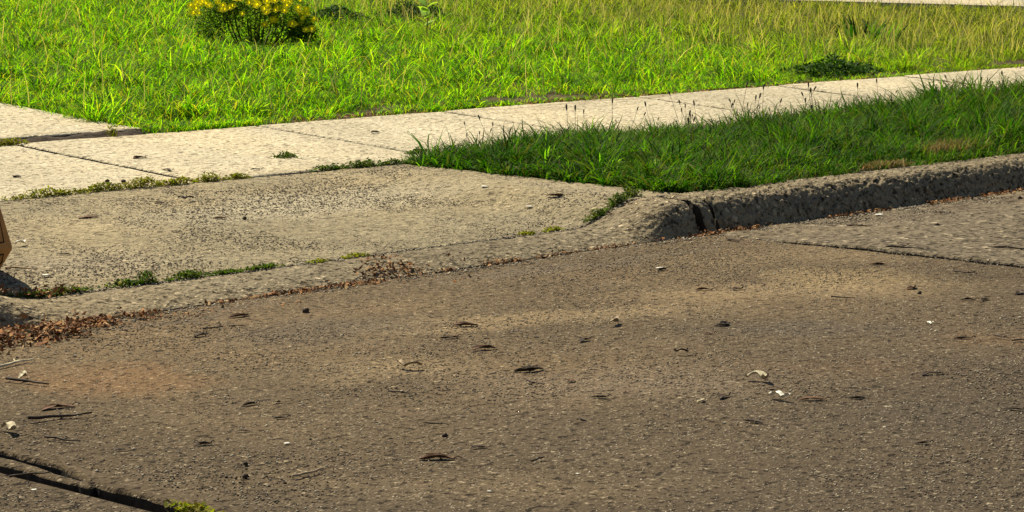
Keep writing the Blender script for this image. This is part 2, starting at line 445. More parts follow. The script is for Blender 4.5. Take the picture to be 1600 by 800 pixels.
# ------------------------------------------------------------------ grass
def blades(P, L, az, th0, th1, W, seg=4, flat=.4, lift=0., rs=None):
    """P (n,3) roots. curved ribbons; returns verts, quads, tris"""
    n = len(P)
    rs = rs or rng
    s = np.linspace(0, 1, seg + 1)
    th = th0[:, None] + (th1 - th0)[:, None] * (s[None, :-1] + .5 / seg) ** 1.2
    dl = (L / seg)[:, None]
    h = np.concatenate([np.zeros((n, 1)), np.cumsum(np.sin(th) * dl, 1)], 1)
    z = np.concatenate([np.zeros((n, 1)), np.cumsum(np.cos(th) * dl, 1)], 1)
    curve = rs.normal(0, .25, n)[:, None] * s[None] ** 2
    a = az[:, None] + curve
    cx = P[:, 0:1] + h * np.cos(a); cy = P[:, 1:2] + h * np.sin(a)
    cz = P[:, 2:3] + z
    cz = np.maximum(cz, P[:, 2:3] + .004)
    tw = az + PI / 2 + rs.normal(0, flat, n)
    wv = np.stack([np.cos(tw), np.sin(tw), rs.normal(0, .25, n)], 1)
    prof = np.array([.7, 1.0, .9, .6, 0.0]) if seg == 4 else np.array([.8, 1.0, .65, 0.0])
    C = np.stack([cx, cy, cz], -1)
    off = wv[:, None] * (W[:, None] * prof[None])[..., None] * .5
    A = C[:, :-1] - off[:, :-1]; B = C[:, :-1] + off[:, :-1]
    V = np.concatenate([np.stack([A, B], 2).reshape(n, -1, 3), C[:, -1:]], 1)
    k = V.shape[1]
    base = (np.arange(n) * k)[:, None]
    q = [base + np.array([2 * i, 2 * i + 1, 2 * i + 3, 2 * i + 2])[None] for i in range(seg - 1)]
    t = base + np.array([2 * (seg - 1), 2 * (seg - 1) + 1, 2 * seg])[None]
    return V.reshape(-1, 3), np.concatenate(q), t

def tufts(n_tuft, per, sampler, hfun, mask=None, spread=.04, Lmul=(.6, 1.2), W=(.004, .008), th0=(.05, .5), th1=(.9, 2.0), seg=4):
    X, Y = sampler(n_tuft)
    if mask is not None:
        k = mask(X, Y) > rng.random(len(X)); X, Y = X[k], Y[k]
    n = len(X)
    az0 = rng.uniform(0, 2 * PI, n)
    H = hfun(X, Y) * rng.uniform(.75, 1.25, n)
    X = np.repeat(X, per); Y = np.repeat(Y, per); H = np.repeat(H, per)
    N = len(X)
    az = np.repeat(az0, per) + rng.uniform(0, 2 * PI, N)
    r = rng.random(N) * spread
    X = X + np.cos(az) * r; Y = Y + np.sin(az) * r
    P = np.stack([X, Y, gz(X, Y) - .015], 1)
    L = H * rng.uniform(*Lmul, N)
    return blades(P, L, az, rng.uniform(*th0, N), rng.uniform(*th1, N), rng.uniform(*W, N) * (.6 + .4 * L / L.mean()), seg)
LITTER = [
 (6.47, 5.22, 'leaf', 0.1, 13, 'pale', 'pale cream leaf lying flat, lowest left of the three pale scraps on the road', 'leaf'),
 (6.91, 5.31, 'curl', 0.17, 24, 'pale', 'pale curled bark strip pointing away, topmost of the three pale scraps on the road', 'bark strip'),
 (6.68, 5.04, 'curl', 0.13, -115, 'white', 'whitest hooked scrap of bark on the road, right of the flat cream leaf', 'bark strip'),
 (6.58, 5.2, 'leaf', 0.14, 13, 'dark', 'dark narrow leaf on the road between the cream leaf and the pale curled bark strip', 'leaf'),
 (6.8, 5.16, 'leaf', 0.06, -47, 'dark', 'small dark leaf scrap just above the white hooked bark', 'leaf'),
 (4.76, 5.34, 'twig', 0.24, 9, 'tan', 'curved tan twig with an upturned end on the road near the bottom edge', 'twig'),
 (4.07, 5.76, 'chip', 0.05, 11, 'white', 'white chip on the near corner slab below the wide joint', 'stone chip'),
 (5.01, 5.72, 'chip', 0.05, -7, 'white', 'white flat chip on the open road above the curved tan twig', 'stone chip'),
 (4.97, 4.79, 'chip', 0.035, -47, 'white', 'lone white chip at the bottom middle of the road', 'stone chip'),
 (5.32, 4.76, 'chip', 0.03, -47, 'white', 'tiny white chip on the road near the bottom, right of the forked dark twig', 'stone chip'),
 (6.22, 6.41, 'curl', 0.15, -119, 'tan', 'tan curled husk standing on the road left of two dark leaves', 'husk'),
 (5.85, 6.06, 'twig', 0.2, -71, 'dark', 'dark twig with a pale tip lying below the tan curled husk', 'twig'),
 (7.53, 6.54, 'curl', 0.15, -18, 'tan', 'pale arched husk with a dark end on the road below the hump of the kerb', 'husk'),
 (4.51, 6.51, 'curl', 0.15, 22, 'pale', 'pale hooked twig at the left edge just above the wide joint', 'twig'),
 (5.26, 7.55, 'twig', 0.34, 14, 'pale', 'long pale twig at the left edge in front of the brown leaf drift', 'twig'),
 (5.1, 7.27, 'curl', 0.12, 31, 'pale', 'pale curled sprig standing behind the long dark stick at the left edge', 'sprig'),
 (5.05, 7.18, 'twig', 0.36, -77, 'dark', 'long dark stick at the left edge below the pale twig', 'stick'),
 (8.45, 5.61, 'leaf', 0.09, -105, 'white', 'pale leaf with a dark underside on the right part of the road', 'leaf'),
 (8.96, 7.49, 'chip', 0.09, -47, 'white', 'white flat chip on the road below the kerb hump', 'stone chip'),
 (11.56, 8.02, 'chip', 0.11, -47, 'white', 'bright white stone chip near the right kerb in the gutter', 'stone chip'),
 (6.17, 7.55, 'leaf', 0.16, 0, 'dark', 'black crumpled leaf under a thin stem left of the road', 'leaf'),
 (6.3, 7.65, 'twig', 0.22, 18, 'dark', 'thin dark stem rising from the black crumpled leaf', 'stem'),
 (6.41, 7.62, 'twig', 0.13, -18, 'dark', 'short thin dark twig right of the black crumpled leaf', 'twig'),
 (6.87, 7.71, 'nut', 0.08, -47, 'dark', 'round dark nut husk standing alone near the gutter', 'nut'),
 (6.6, 7.84, 'leaf', 0.2, 2, 'brown', 'reddish brown leaf scrap with pale edges in front of the gutter', 'leaf'),
 (4.86, 6.73, 'leaf', 0.22, -4, 'brown', 'ragged brown leaf on the orange stain at the left', 'leaf'),
 (4.76, 6.58, 'twig', 0.4, -19, 'dark', 'long arched brown twig below the ragged brown leaf', 'twig'),
 (4.54, 6.27, 'twig', 0.26, -81, 'dark', 'dark twig forked at its right end, above the wide joint', 'twig'),
 (4.17, 5.93, 'twig', 0.22, -8, 'dark', 'black forked twig on the near corner slab', 'twig'),
 (5.35, 6.3, 'leaf', 0.11, -4, 'dark', 'small dark leaf right of a short thin twig, upper of two specks in its column', 'leaf'),
 (5.44, 6.26, 'leaf', 0.07, -4, 'tan', 'tan leaf speck between two dark leaves at the left of the road', 'leaf'),
 (5.27, 6.05, 'leaf', 0.09, -47, 'dark', 'dark leaf scrap lowest of the loose group at the left of the road', 'leaf'),
 (5.04, 5.97, 'leaf', 0.08, -47, 'dark', 'dark thin leaf scrap below the loose group at the left of the road', 'leaf'),
 (4.82, 5.9, 'leaf', 0.1, -7, 'dark', 'black sliver of leaf left of the white flat chip', 'leaf'),
 (4.59, 6.03, 'leaf', 0.07, -47, 'dark', 'small black sliver right of the forked twig', 'leaf'),
 (4.72, 5.58, 'nut', 0.045, -47, 'dark', 'tiny dark nut upper of two near the bottom edge', 'nut'),
 (4.61, 5.45, 'nut', 0.05, -47, 'dark', 'tiny dark nut lower of two beside a pale crumb', 'nut'),
 (7.14, 6.35, 'leaf', 0.15, 11, 'dark', 'curled black leaf in the middle of the road below the arched husk', 'leaf'),
 (6.5, 6.06, 'leaf', 0.22, -21, 'dark', 'long black leaf in the very middle of the road', 'leaf'),
 (6.31, 5.85, 'twig', 0.22, -102, 'dark', 'short black twig right below the long black leaf', 'twig'),
 (6.44, 5.8, 'leaf', 0.1, 13, 'brown', 'small brown leaf right of the long black leaf', 'leaf'),
 (6.28, 5.52, 'leaf', 0.11, -47, 'dark', 'thin dark leaf right and below the small brown leaf', 'leaf'),
 (5.94, 5.3, 'leaf', 0.09, -88, 'dark', 'dark leaf on the upper rim of the orange stain in the middle road', 'leaf'),
 (5.54, 5.58, 'twig', 0.16, -61, 'dark', 'thin straight dark twig at mid road above the bare lower part', 'twig'),
 (5.38, 5.23, 'leaf', 0.11, -24, 'dark', 'dark flat leaf above the forked dark twig at mid bottom', 'leaf'),
 (5.17, 5.21, 'leaf', 0.2, -47, 'brown', 'winged brown leaf with dark middle at mid bottom', 'leaf'),
 (5.37, 4.97, 'twig', 0.14, 12, 'dark', 'forked dark twig at the bottom middle', 'twig'),
 (5.44, 5.44, 'nut', 0.05, -47, 'dark', 'dark round crumb between the thin straight twig and the winged leaf', 'nut'),
 (7.09, 6.97, 'leaf', 0.2, -47, 'brown', 'brown flat leaf on the pale band below the gutter drift', 'leaf'),
 (6.82, 6.8, 'leaf', 0.15, -19, 'dark', 'dark flat leaf on the pale band, left of two', 'leaf'),
 (6.72, 6.5, 'leaf', 0.19, -30, 'brown', 'russet flat leaf below the pale band', 'leaf'),
 (7.83, 6.2, 'leaf', 0.2, -5, 'dark', 'dark brown leaf with a curled rim right of the arched husk', 'leaf'),
 (7.16, 5.87, 'curl', 0.1, -108, 'dark', 'small dark curved husk in the right middle of the road', 'husk'),
 (7.61, 6.1, 'leaf', 0.08, -47, 'brown', 'small brown scrap below the leaf with a curled rim', 'leaf'),
 (7.46, 4.93, 'leaf', 0.18, -8, 'dark', 'dark leaf with a pale rim alone at the right', 'leaf'),
 (6.75, 4.95, 'leaf', 0.17, -47, 'brown', 'brown curled leaf right of the white hooked bark', 'leaf'),
 (6.89, 4.86, 'leaf', 0.11, -47, 'dark', 'dark flat leaf right of the brown curled leaf', 'leaf'),
 (7.08, 4.35, 'leaf', 0.13, -47, 'dark', 'black leaf at the right edge of the picture, lower half of the road', 'leaf'),
 (6.3, 4.86, 'leaf', 0.13, -70, 'dark', 'dark thin leaf straight below the three pale scraps', 'leaf'),
 (6.4, 4.26, 'leaf', 0.09, -47, 'dark', 'dark leaf at the lower right beyond the second orange stain', 'leaf'),
 (8.32, 5.18, 'twig', 0.17, -111, 'dark', 'dark slanting twig near the right edge', 'twig'),
 (8.22, 5.29, 'leaf', 0.13, -47, 'dark', 'dark leaf left of the slanting twig', 'leaf'),
 (8.32, 5.09, 'twig', 0.15, -19, 'dark', 'dark twig touching the right edge beside the slanting one', 'twig'),
 (9.12, 5.85, 'leaf', 0.13, -47, 'dark', 'black leaf with a stem, left of a black pair at the right', 'leaf'),
 (9.17, 5.79, 'leaf', 0.12, 12, 'dark', 'black leaf, right of a black pair at the right', 'leaf'),
 (9.24, 6.23, 'leaf', 0.17, 13, 'brown', 'bent brown leaf left above the black pair', 'leaf'),
 (9.13, 6.11, 'nut', 0.06, -47, 'dark', 'dark crumb under the bent brown leaf', 'nut'),
 (8.68, 6.79, 'leaf', 0.13, 4, 'dark', 'black leaf with a thin tail below the gutter at mid right', 'leaf'),
 (8.77, 6.27, 'twig', 0.2, -66, 'dark', 'thin dark twig left of the bent brown leaf', 'twig'),
 (8.56, 6.89, 'leaf', 0.14, -47, 'brown', 'flat brown leaf left of the black tailed leaf', 'leaf'),
 (9.83, 6.32, 'twig', 0.25, -92, 'dark', 'dark twig right under the long road joint', 'twig'),
 (9.44, 5.79, 'leaf', 0.18, 12, 'dark', 'dark leaf cut by the right edge', 'leaf'),
 (8.94, 7.46, 'leaf', 0.12, 5, 'dark', 'dark leaf beside the white chip below the kerb hump', 'leaf'),
 (10.51, 7.18, 'twig', 0.3, -69, 'dark', 'dark flat stick on the flaking slab right of the kerb crack', 'stick'),
 (10.38, 7.05, 'twig', 0.36, -81, 'dark', 'lower dark stick of two on the flaking slab', 'stick'),
 (10.77, 6.64, 'twig', 0.36, -69, 'dark', 'dark stick at the right edge on the flaking slab', 'stick'),
 (11.34, 7.48, 'nut', 0.09, -47, 'dark', 'dark lump on the flaking slab near the right kerb', 'nut'),
 (11.05, 7.8, 'twig', 0.26, -47, 'dark', 'dark twig at the foot of the right kerb', 'twig'),
 (9.82, 6.82, 'leaf', 0.15, -47, 'brown', 'brown scrap just above the long road joint', 'leaf'),
 (10.09, 7.93, 'leaf', 0.18, -95, 'dark', 'dark leaf in front of the reddish litter by the kerb crack', 'leaf'),
 (12.89, 7.91, 'nut', 0.09, -47, 'dark', 'dark lump at the right edge beside the orange gutter litter', 'nut'),
 (8.18, 10.36, 'leaf', 0.13, -82, 'dark', 'dark leaf on the driveway apron near its upper left', 'leaf'),
 (8.35, 10.34, 'curl', 0.13, -105, 'dark', 'dark curled husk on the apron right of a dark leaf', 'husk'),
 (7.67, 9.59, 'leaf', 0.1, -80, 'dark', 'dark leaf lying below the curled husk on the apron', 'leaf'),
 (8.13, 9.79, 'leaf', 0.14, -47, 'brown', 'brown leaf in the middle of the apron', 'leaf'),
 (8.23, 9.71, 'nut', 0.06, -47, 'dark', 'dark crumb right of the brown leaf on the apron', 'nut'),
 (7.56, 10.15, 'leaf', 0.22, -12, 'brown', 'long brown leaf at the left of the apron', 'leaf'),
 (6.79, 9.67, 'curl', 0.12, -47, 'white', 'pale curled scrap beside the brown bin', 'husk'),
 (6.83, 9.36, 'leaf', 0.11, -47, 'dark', 'dark leaf on the lower left of the apron', 'leaf'),
 (6.43, 9.15, 'twig', 0.3, -67, 'tan', 'tan stick in the lower left corner of the apron', 'stick'),
 (6.28, 8.86, 'leaf', 0.1, 16, 'dark', 'dark upright leaf right of two behind the kerb drift', 'leaf'),
 (6.2, 8.9, 'leaf', 0.09, 13, 'dark', 'dark upright leaf left of two behind the kerb drift', 'leaf'),
 (6.43, 8.97, 'chip', 0.09, -47, 'white', 'white flake on the lower left of the apron', 'stone chip'),
 (9.96, 9.08, 'leaf', 0.2, -47, 'brown', 'brown leaf on the apron near the kerb hump', 'leaf'),
 (9.94, 9.62, 'chip', 0.11, -47, 'white', 'pale round stone on the apron near the verge grass', 'stone'),
 (9.75, 9.09, 'chip', 0.09, -47, 'white', 'white flake on the apron left of the brown leaf', 'stone chip'),
 (11.31, 11.97, 'leaf', 0.16, 12, 'dark', 'thin dark leaf on the sidewalk between two joints', 'leaf'),
 (8.96, 11.27, 'leaf', 0.16, -85, 'dark', 'dark leaf at the sidewalk joint behind the moss line', 'leaf'),
 (8.07, 11.51, 'leaf', 0.15, -106, 'dark', 'dark leaf near the left edge of the sidewalk', 'leaf'),
 (8.4, 11.1, 'nut', 0.07, -47, 'dark', 'dark crumb on the sidewalk, left of two behind the moss', 'nut'),
 (8.46, 11.03, 'nut', 0.08, -47, 'dark', 'dark crumb on the sidewalk, right of two behind the moss', 'nut'),
 (9.14, 11.76, 'leaf', 0.18, 6, 'brown', 'thin brown leaf in the middle of the sidewalk slab', 'leaf'),
 (9.75, 13.75, 'leaf', 0.18, -47, 'dark', 'dark leaf on the far driveway slab near the grass', 'leaf'),
 (9.45, 11.04, 'leaf', 0.13, -47, 'dark', 'dark leaf on the sidewalk below the green sprig', 'leaf'),
]

def lawn_sampler(y0=YF, y1=24.5, x0=9.9, x1=33):
    def f(n):
        # density falls with distance
        out = []; tot = 0
        while tot < n:
            X = rng.uniform(x0, x1, n * 2); Y = rng.uniform(y0, y1, n * 2)
            d = np.hypot(X, Y)
            a = np.arctan2(Y, X)
            inside = (a > math.radians(30.2)) & (a < math.radians(56.5))
            w = np.clip((17 / d) ** 1.7, 0, 1) * np.where(inside, 1, .05)
            w *= np.where((Y > 20.72 - (X - 23.7) * .657) & (X > 23.0), 0, 1)
            k = rng.random(n * 2) < w
            out.append((X[k], Y[k])); tot += k.sum()
        X = np.concatenate([o[0] for o in out])[:n]; Y = np.concatenate([o[1] for o in out])[:n]
        return X, Y
    return f

def kindf(X, Y):   # 0 lush left lawn .. 1 dry tall grass to the right
    return sstep(15.5, 21, X * .82 + Y * .12 + (fbm(X * .45, Y * .45, 3) - .5) * 5)
BARE = [(12.25, 12.86, .55, .24), (14.2, 12.95, .9, .34), (17.2, 12.85, 1.1, .22), (19.0, 12.85, 1.4, .24), (21.3, 12.98, .6, .4), (11.4, 12.8, .5, .16), (15.7, 12.8, .5, .16)]
def lawn_mask(X, Y):
    edge = YF + .05 + .10 * fbm(X * 2.2, X * 0 + 1, 12, 3) + .05
    m = sstep(-.02, .05, Y - edge)
    for (x, y, rx, ry) in BARE:
        r = np.hypot((X - x) / rx, (Y - y) / ry) + (fbm(X * 6, Y * 6, 21) - .5) * .8
        m = m * (.06 + .94 * sstep(.8, 1.15, r))
    m = m * (.35 + .65 * sstep(.3, .55, fbm(X * 3.8, Y * 3.8, 31)))
    r = np.hypot((X - 14.9) / .62, (Y - 17.6) / .4)
    m = m * (.7 + .3 * sstep(.7, 1.1, r))
    return m
def lawn_h(X, Y):
    e = sstep(0, .7, Y - YF) * (1 - .55 * sstep(-3.5, -.5, (X - 23.7) * .548 + (Y - 20.72) * .836))
    return (.07 + .08 * fbm(X * 1.1, Y * 1.1, 8) + .13 * sstep(.45, .75, fbm(X * 3.1, Y * 3.1, 9))) * (.6 + .4 * e)

LUSH = [(.012, .045, .004), (.07, .19, .008), (.15, .30, .012), (.03, .10, .006), (.25, .38, .02), (.20, .15, .05), (.10, .24, .01), (.02, .07, .005)]
DRY = [(.03, .05, .008), (.10, .125, .02), (.16, .16, .04), (.04, .08, .012), (.24, .22, .08)]
M['lawn'] = blade_mat("lawn_blades", LUSH, .58, .5, (15.5, 21.5, DRY, 5.0), tcol=(2.3, 2.5, .4), dark=.6)
mb = MB()
mb.add(*tufts(33000, 11, lawn_sampler(), lawn_h, lawn_mask, W=(.0035, .0078), Lmul=(.45, 1.2), th1=(.9, 2.9), spread=.05))
# short under-storey that closes the sward
mb.add(*tufts(7000, 9, lawn_sampler(), lambda X, Y: .05 + .03 * fbm(X * 2, Y * 2, 4), lawn_mask, spread=.08, W=(.004, .007), seg=3))
# spill over the sidewalk and driveway edges
def spill(n):
    X = rng.uniform(10.0, 23, n); Y = YF + .03 + .10 * fbm(X * 2.2, X * 0 + 1, 12, 3) + rng.uniform(-.03, .08, n)
    return X, Y
mb.add(*tufts(2200, 9, spill, lambda X, Y: .09 + 0 * X, lambda X, Y: .15 + .85 * lawn_mask(X, Y + .1), th1=(1.3, 2.2)))
def spill2(n):
    Y = rng.uniform(YF, 21, n); X = 9.97 + .14 * fbm(Y * 2.5, Y * 0 + 3, 14, 3) + rng.uniform(-.05, .1, n)
    return X, Y
mb.add(*tufts(900, 9, spill2, lambda X, Y: .10 + 0 * X, None, th1=(1.3, 2.2)))
# the rest of the lawn, outside the picture
def wide(n):
    X = np.concatenate([rng.uniform(24, 44, n // 2), rng.uniform(-2, 6.7, n // 4), rng.uniform(10, 24, n - n // 2 - n // 4)])
    Y = np.concatenate([rng.uniform(YF + .1, 24, n // 2), rng.uniform(YF + .1, 24, n // 4), rng.uniform(20, 27, n - n // 2 - n // 4)])
    k = ~((Y > 20.72 - (X - 23.7) * .657) & (Y < 31.5 - (X - 23.7) * .657) & (X > 22))
    return X[k], Y[k]
mb.add(*tufts(9000, 9, wide, lambda X, Y: .16 + 0 * X, None, spread=.12, W=(.008, .014), th1=(.9, 2.4), seg=3))
tag(mb.out("lawn_grass", M['lawn']), kind="stuff")

# pale seeding stalks and straw through the far lawn
def stalks(n, sampler, L, W=(.002, .0035), th0=(0, .5), th1=(.3, 1.5), mask=None, seg=4):
    X, Y = sampler(n)
    if mask is not None:
        k = mask(X, Y) > rng.random(len(X)); X, Y = X[k], Y[k]
    n = len(X)
    P = np.stack([X, Y, gz(X, Y)], 1)
    return blades(P, rng.uniform(*L, n), rng.uniform(0, 2 * PI, n), rng.uniform(*th0, n), rng.uniform(*th1, n), rng.uniform(*W, n), seg)
M['straw'] = blade_mat("seeding_straw", [(.30, .31, .11), (.40, .37, .16), (.20, .25, .06), (.50, .45, .22)], .45, .7, tcol=(1.6, 1.5, .8))
mb = MB()
mb.add(*stalks(14000, lawn_sampler(y0=13.0), (.18, .42), (.0035, .007), mask=lambda X, Y: (.08 + .9 * kindf(X, Y)) * sstep(.1, .6, Y - YF) * (1 - .85 * sstep(-3.0, -.6, (X - 23.7) * .548 + (Y - 20.72) * .836))))
tag(mb.out("seeding_straw", M['straw']), kind="stuff")

# verge
def verge_sampler(x0=10.5, x1=24, y0=YK, y1=YN + .04):
    def f(n):
        out = []; tot = 0
        while tot < n:
            X = rng.uniform(x0, x1, n * 2); Y = rng.uniform(y0, y1, n * 2)
            a = np.arctan2(Y, X)
            w = np.clip((13.5 / np.hypot(X, Y)) ** 1.5, 0, 1) * np.where(a > math.radians(29.5), 1, .08)
            k = rng.random(n * 2) < w
            out.append((X[k], Y[k])); tot += k.sum()
        return np.concatenate([o[0] for o in out])[:n], np.concatenate([o[1] for o in out])[:n]
    return f
def verge_mask(X, Y):
    e = np.minimum(np.minimum(X - 10.50, YN + .03 - Y), (Y - YK + .01) * 1.0) + (fbm(X * 3, Y * 3, 41) - .5) * .12
    m = sstep(-.03, .06, e)
    r = np.hypot((X - 13.47) / .4, (Y - 8.83) / .16)
    m = m * (.35 + .65 * sstep(.5, 1.2, r))
    r = np.hypot((X - 12.54) / .5, (Y - 8.68) / .10)
    m = m * (.12 + .88 * sstep(.7, 1.2, r))
    return m
def verge_h(X, Y):
    e = sstep(0, .35, np.minimum(X - 10.5, Y - YK))
    return (.12 + .13 * sstep(13, 17.5, X) + .05 * fbm(X * 1.3, Y * 1.3, 28) + .10 * sstep(.45, .75, fbm(X * 4.1, Y * 4.1, 29))) * (.55 + .45 * e)
VG = [(.006, .022, .002), (.025, .085, .004), (.04, .115, .006), (.010, .04, .003), (.10, .20, .012), (.14, .11, .04), (.008, .03, .003), (.17, .29, .015), (.005, .018, .002)]
M['verge'] = blade_mat("verge_blades", VG, .38, .9, tcol=(1.2, 1.7, .35), dark=.6)
mb = MB()
mb.add(*tufts(10500, 12, verge_sampler(), verge_h, verge_mask, th1=(.8, 2.8), W=(.0035, .0092), Lmul=(.45, 1.25)))
mb.add(*tufts(3500, 10, verge_sampler(), lambda X, Y: .05 + 0 * X, verge_mask, spread=.08, seg=3))
mb.add(*tufts(420, 9, lambda n: (10.5 + rng.uniform(-.06, .6, n), rng.uniform(YK + .1, YN, n)), lambda X, Y: .13 + 0 * X, None, W=(.008, .014), th0=(.2, .9), th1=(1.0, 2.0)))
tag(mb.out("verge_grass", M['verge']), kind="stuff")
# left verge beyond the driveway, only seen from other positions
mb = MB()
def lv(n): return rng.uniform(2, 5.2, n), rng.uniform(YK + .1, YN, n)
mb.add(*tufts(1500, 10, lv, lambda X, Y: .1 + 0 * X))
tag(mb.out("side_verge_grass", M['verge']), kind="stuff")

# clover-like broad leaves low in the verge and lawn edge
def leaf_cloud(mb, C, R, n, size, squash=.6, zbase=None, seed=0, tri=False):
    """small leaf faces filling an ellipsoid"""
    r = np.random.default_rng(seed)
    d = r.normal(size=(n, 3)); d /= np.linalg.norm(d, axis=1)[:, None]
    rad = r.random(n) ** .45
    p = np.array(C) + d * rad[:, None] * np.array(R)
    if zbase is not None: p[:, 2] = np.maximum(p[:, 2], zbase + .004 + r.random(n) * .01)
    return leaf_faces(mb, p, size, r)
def leaf_faces(mb, p, size, r, up=.5, asp=.5):
    n = len(p)
    a = r.normal(size=(n, 3)); a[:, 2] *= .6; a /= np.linalg.norm(a, axis=1)[:, None]
    nrm = r.normal(size=(n, 3)); nrm[:, 2] = np.abs(nrm[:, 2]) + up
    b = np.cross(a, nrm); b /= np.linalg.norm(b, axis=1)[:, None]
    c = np.cross(a, b)
    s = (r.uniform(.6, 1.3, n) * size)[:, None]
    w = s * asp
    v = np.stack([p - a * s * .5, p - b * w * .5 + c * s * .08, p + a * s * .5, p + b * w * .5 + c * s * .08], 1).reshape(-1, 3)
    i = np.arange(n)[:, None] * 4
    mb.add(v, None, np.concatenate([i + np.array([[0, 1, 2]]), i + np.array([[0, 2, 3]])]))

M['weed'] = blade_mat("weed_leaves", [(.02, .045, .008), (.05, .09, .012), (.08, .12, .018), (.03, .05, .01), (.14, .11, .035)], .35, 3)
M['moss'] = blade_mat("moss_leaves", [(.10, .12, .015), (.16, .17, .02), (.22, .20, .03), (.12, .10, .03), (.2, .13, .05)], .35, 3)
WEEDS = [  # x, y, half length along the joint, height, kind, label
    (7.83, 10.86, .30, .035, 'moss', 'leftmost low mat of yellow moss in the joint between sidewalk and apron'),
    (8.22, 10.87, .20, .04, 'moss', 'thick yellow green moss mat in the sidewalk joint, behind the dark crumbs'),
    (8.47, 10.86, .12, .07, 'moss', 'highest bushy hump of the moss line behind the apron'),
    (8.68, 10.85, .14, .04, 'moss', 'moss hump right of the highest one along the apron joint'),
    (8.93, 10.85, .09, .045, 'moss', 'short moss tuft where a sidewalk joint meets the apron'),
    (9.15, 10.85, .10, .025, 'moss', 'thin flat moss right of the short tuft along the apron joint'),
    (9.87, 10.85, .16, .03, 'weed', 'flat green weed in the middle of the apron joint, left of the verge'),
    (10.12, 10.84, .16, .045, 'weed', 'green weed with small upright shoots in the apron joint'),
    (10.36, 10.83, .15, .03, 'weed', 'dark weed mat in the joint at the tip of the verge grass'),
    (9.98, 11.38, .10, .03, 'weed', 'lone flat green sprig lying on the open sidewalk'),
    (10.88, 11.12, .10, .025, 'weed', 'small dark weed at the end of the sidewalk joint by the verge tip'),
    (8.80, 12.66, .16, .05, 'moss', 'mossy clump in the wide dark crack at the left edge of the sidewalk'),
    (9.66, 12.70, .03, .07, 'moss', 'single tiny yellow sprout standing in the wide dark crack'),
    (6.12, 8.60, .20, .05, 'weed', 'weed among brown litter at the lower left corner of the apron'),
    (6.30, 8.62, .12, .05, 'weed', 'weed just right of the littered corner of the apron'),
    (6.62, 8.61, .14, .05, 'weed', 'dark green clump in the kerb joint with one taller spike'),
    (6.72, 8.61, .05, .09, 'weed', 'taller dark spike rising beside the clump in the kerb joint'),
    (6.95, 8.60, .13, .065, 'weed', 'broad dark green clump with upright shoots in the kerb joint'),
    (7.15, 8.60, .12, .03, 'weed', 'thin green mat right of the broad clump in the kerb joint'),
    (7.38, 8.60, .14, .04, 'weed', 'bright low weed in the kerb joint in front of the apron middle'),
    (7.74, 8.59, .07, .02, 'moss', 'small yellow moss spot in the kerb joint left of the leaf drift'),
    (8.0, 8.60, .09, .02, 'moss', 'thin moss streak in the kerb joint behind the leaf drift'),
    (9.20, 8.60, .07, .025, 'moss', 'small yellow tuft on the thin part of the kerb joint'),
    (9.42, 8.61, .07, .03, 'moss', 'yellow tuft in the kerb joint left of the dark clump by the hump'),
    (9.78, 8.62, .10, .035, 'weed', 'lower left half of the dark clump beside the kerb hump'),
    (9.97, 8.64, .10, .05, 'weed', 'dark thick clump in the joint beside the kerb hump'),
    (10.13, 8.68, .08, .05, 'weed', 'upper end of the dark clump with a thin blade, touching the verge'),
    (4.22, 5.22, .12, .05, 'moss', 'yellow green weed growing in the wide road joint at the bottom edge'),
]
for k, (x, y, hl, h, kd, lab) in enumerate(WEEDS):
    h = h * (.45 if y < 9 and x < 9.7 else .8)
    r = np.random.default_rng(400 + k)
    mb = MB()
    n = int(260 * hl / .12 * (h / .035) ** .5) + 60
    px = x + r.normal(0, .45, n).clip(-1, 1) * hl; py = y + (r.normal(0, 1, n).clip(-1.6, 1.6)) * (.012 + h * .2)
    if k == 27: px, py = x + r.normal(0, .015, n).clip(-.025, .025), y + r.normal(0, .4, n).clip(-1, 1) * .11
    if k == 9: px = x + (px - x).clip(-.06, .06); py = y + r.normal(0, .03, n)
    env = np.exp(-((px - x) / hl) ** 2) * (.5 + .9 * noise(px * 25, py * 25, k))
    pz = gz(px, py) + r.random(n) * h * env * 1.3
    leaf_faces(mb, np.stack([px, py, pz], 1), .02, r)
    nb = int(12 + hl * 130)
    bx = x + r.uniform(-1, 1, nb) * hl * .9; by = y + r.normal(0, .012, nb)
    if k == 27: bx, by = x + r.normal(0, .02, nb), y + r.uniform(-1, 1, nb) * .1
    mb.add(*blades(np.stack([bx, by, gz(bx, by) - .005], 1), r.uniform(.5, 1.4, nb) * h * 1.3, r.uniform(0, 6.28, nb), r.uniform(0, .6, nb), r.uniform(.6, 1.9, nb), r.uniform(.003, .006, nb), rs=r))
    tag(mb.out("weed_tuft", M[kd]), lab, "moss" if kd == 'moss' else "weed", "weeds and moss in the concrete joints")

# ---- straw-brown dead tufts at the back of the kerb
M['dead'] = blade_mat("dead_blades", [(.10, .065, .03), (.26, .19, .08), (.36, .28, .14), (.12, .08, .03), (.08, .11, .02), (.05, .09, .012)], .3, 3, tcol=(1.3, 1.2, .8))
for (x, y, hl, nn, h, lab) in ((13.47, 8.80, .30, 1300, .12, 'straw brown dead grass tuft behind the right kerb'),
                       (12.54, 8.66, .2, 900, .05, 'small reddish dead grass patch behind the kerb, left of the straw brown tuft')):
    r = np.random.default_rng(int(x * 100)); mb = MB()
    px = x + r.normal(0, .5, nn).clip(-1, 1) * hl; py = y + r.normal(0, .045, nn).clip(-.08, .08)
    mb.add(*blades(np.stack([px, py, gz(px, py)], 1), r.uniform(.5, 1.3, nn) * h, r.uniform(0, 6.28, nn), r.uniform(0, .7, nn), r.uniform(.7, 2., nn), r.uniform(.004, .007, nn), rs=r))
    tag(mb.out("dead_grass_tuft", M['dead']), lab, "dead grass")

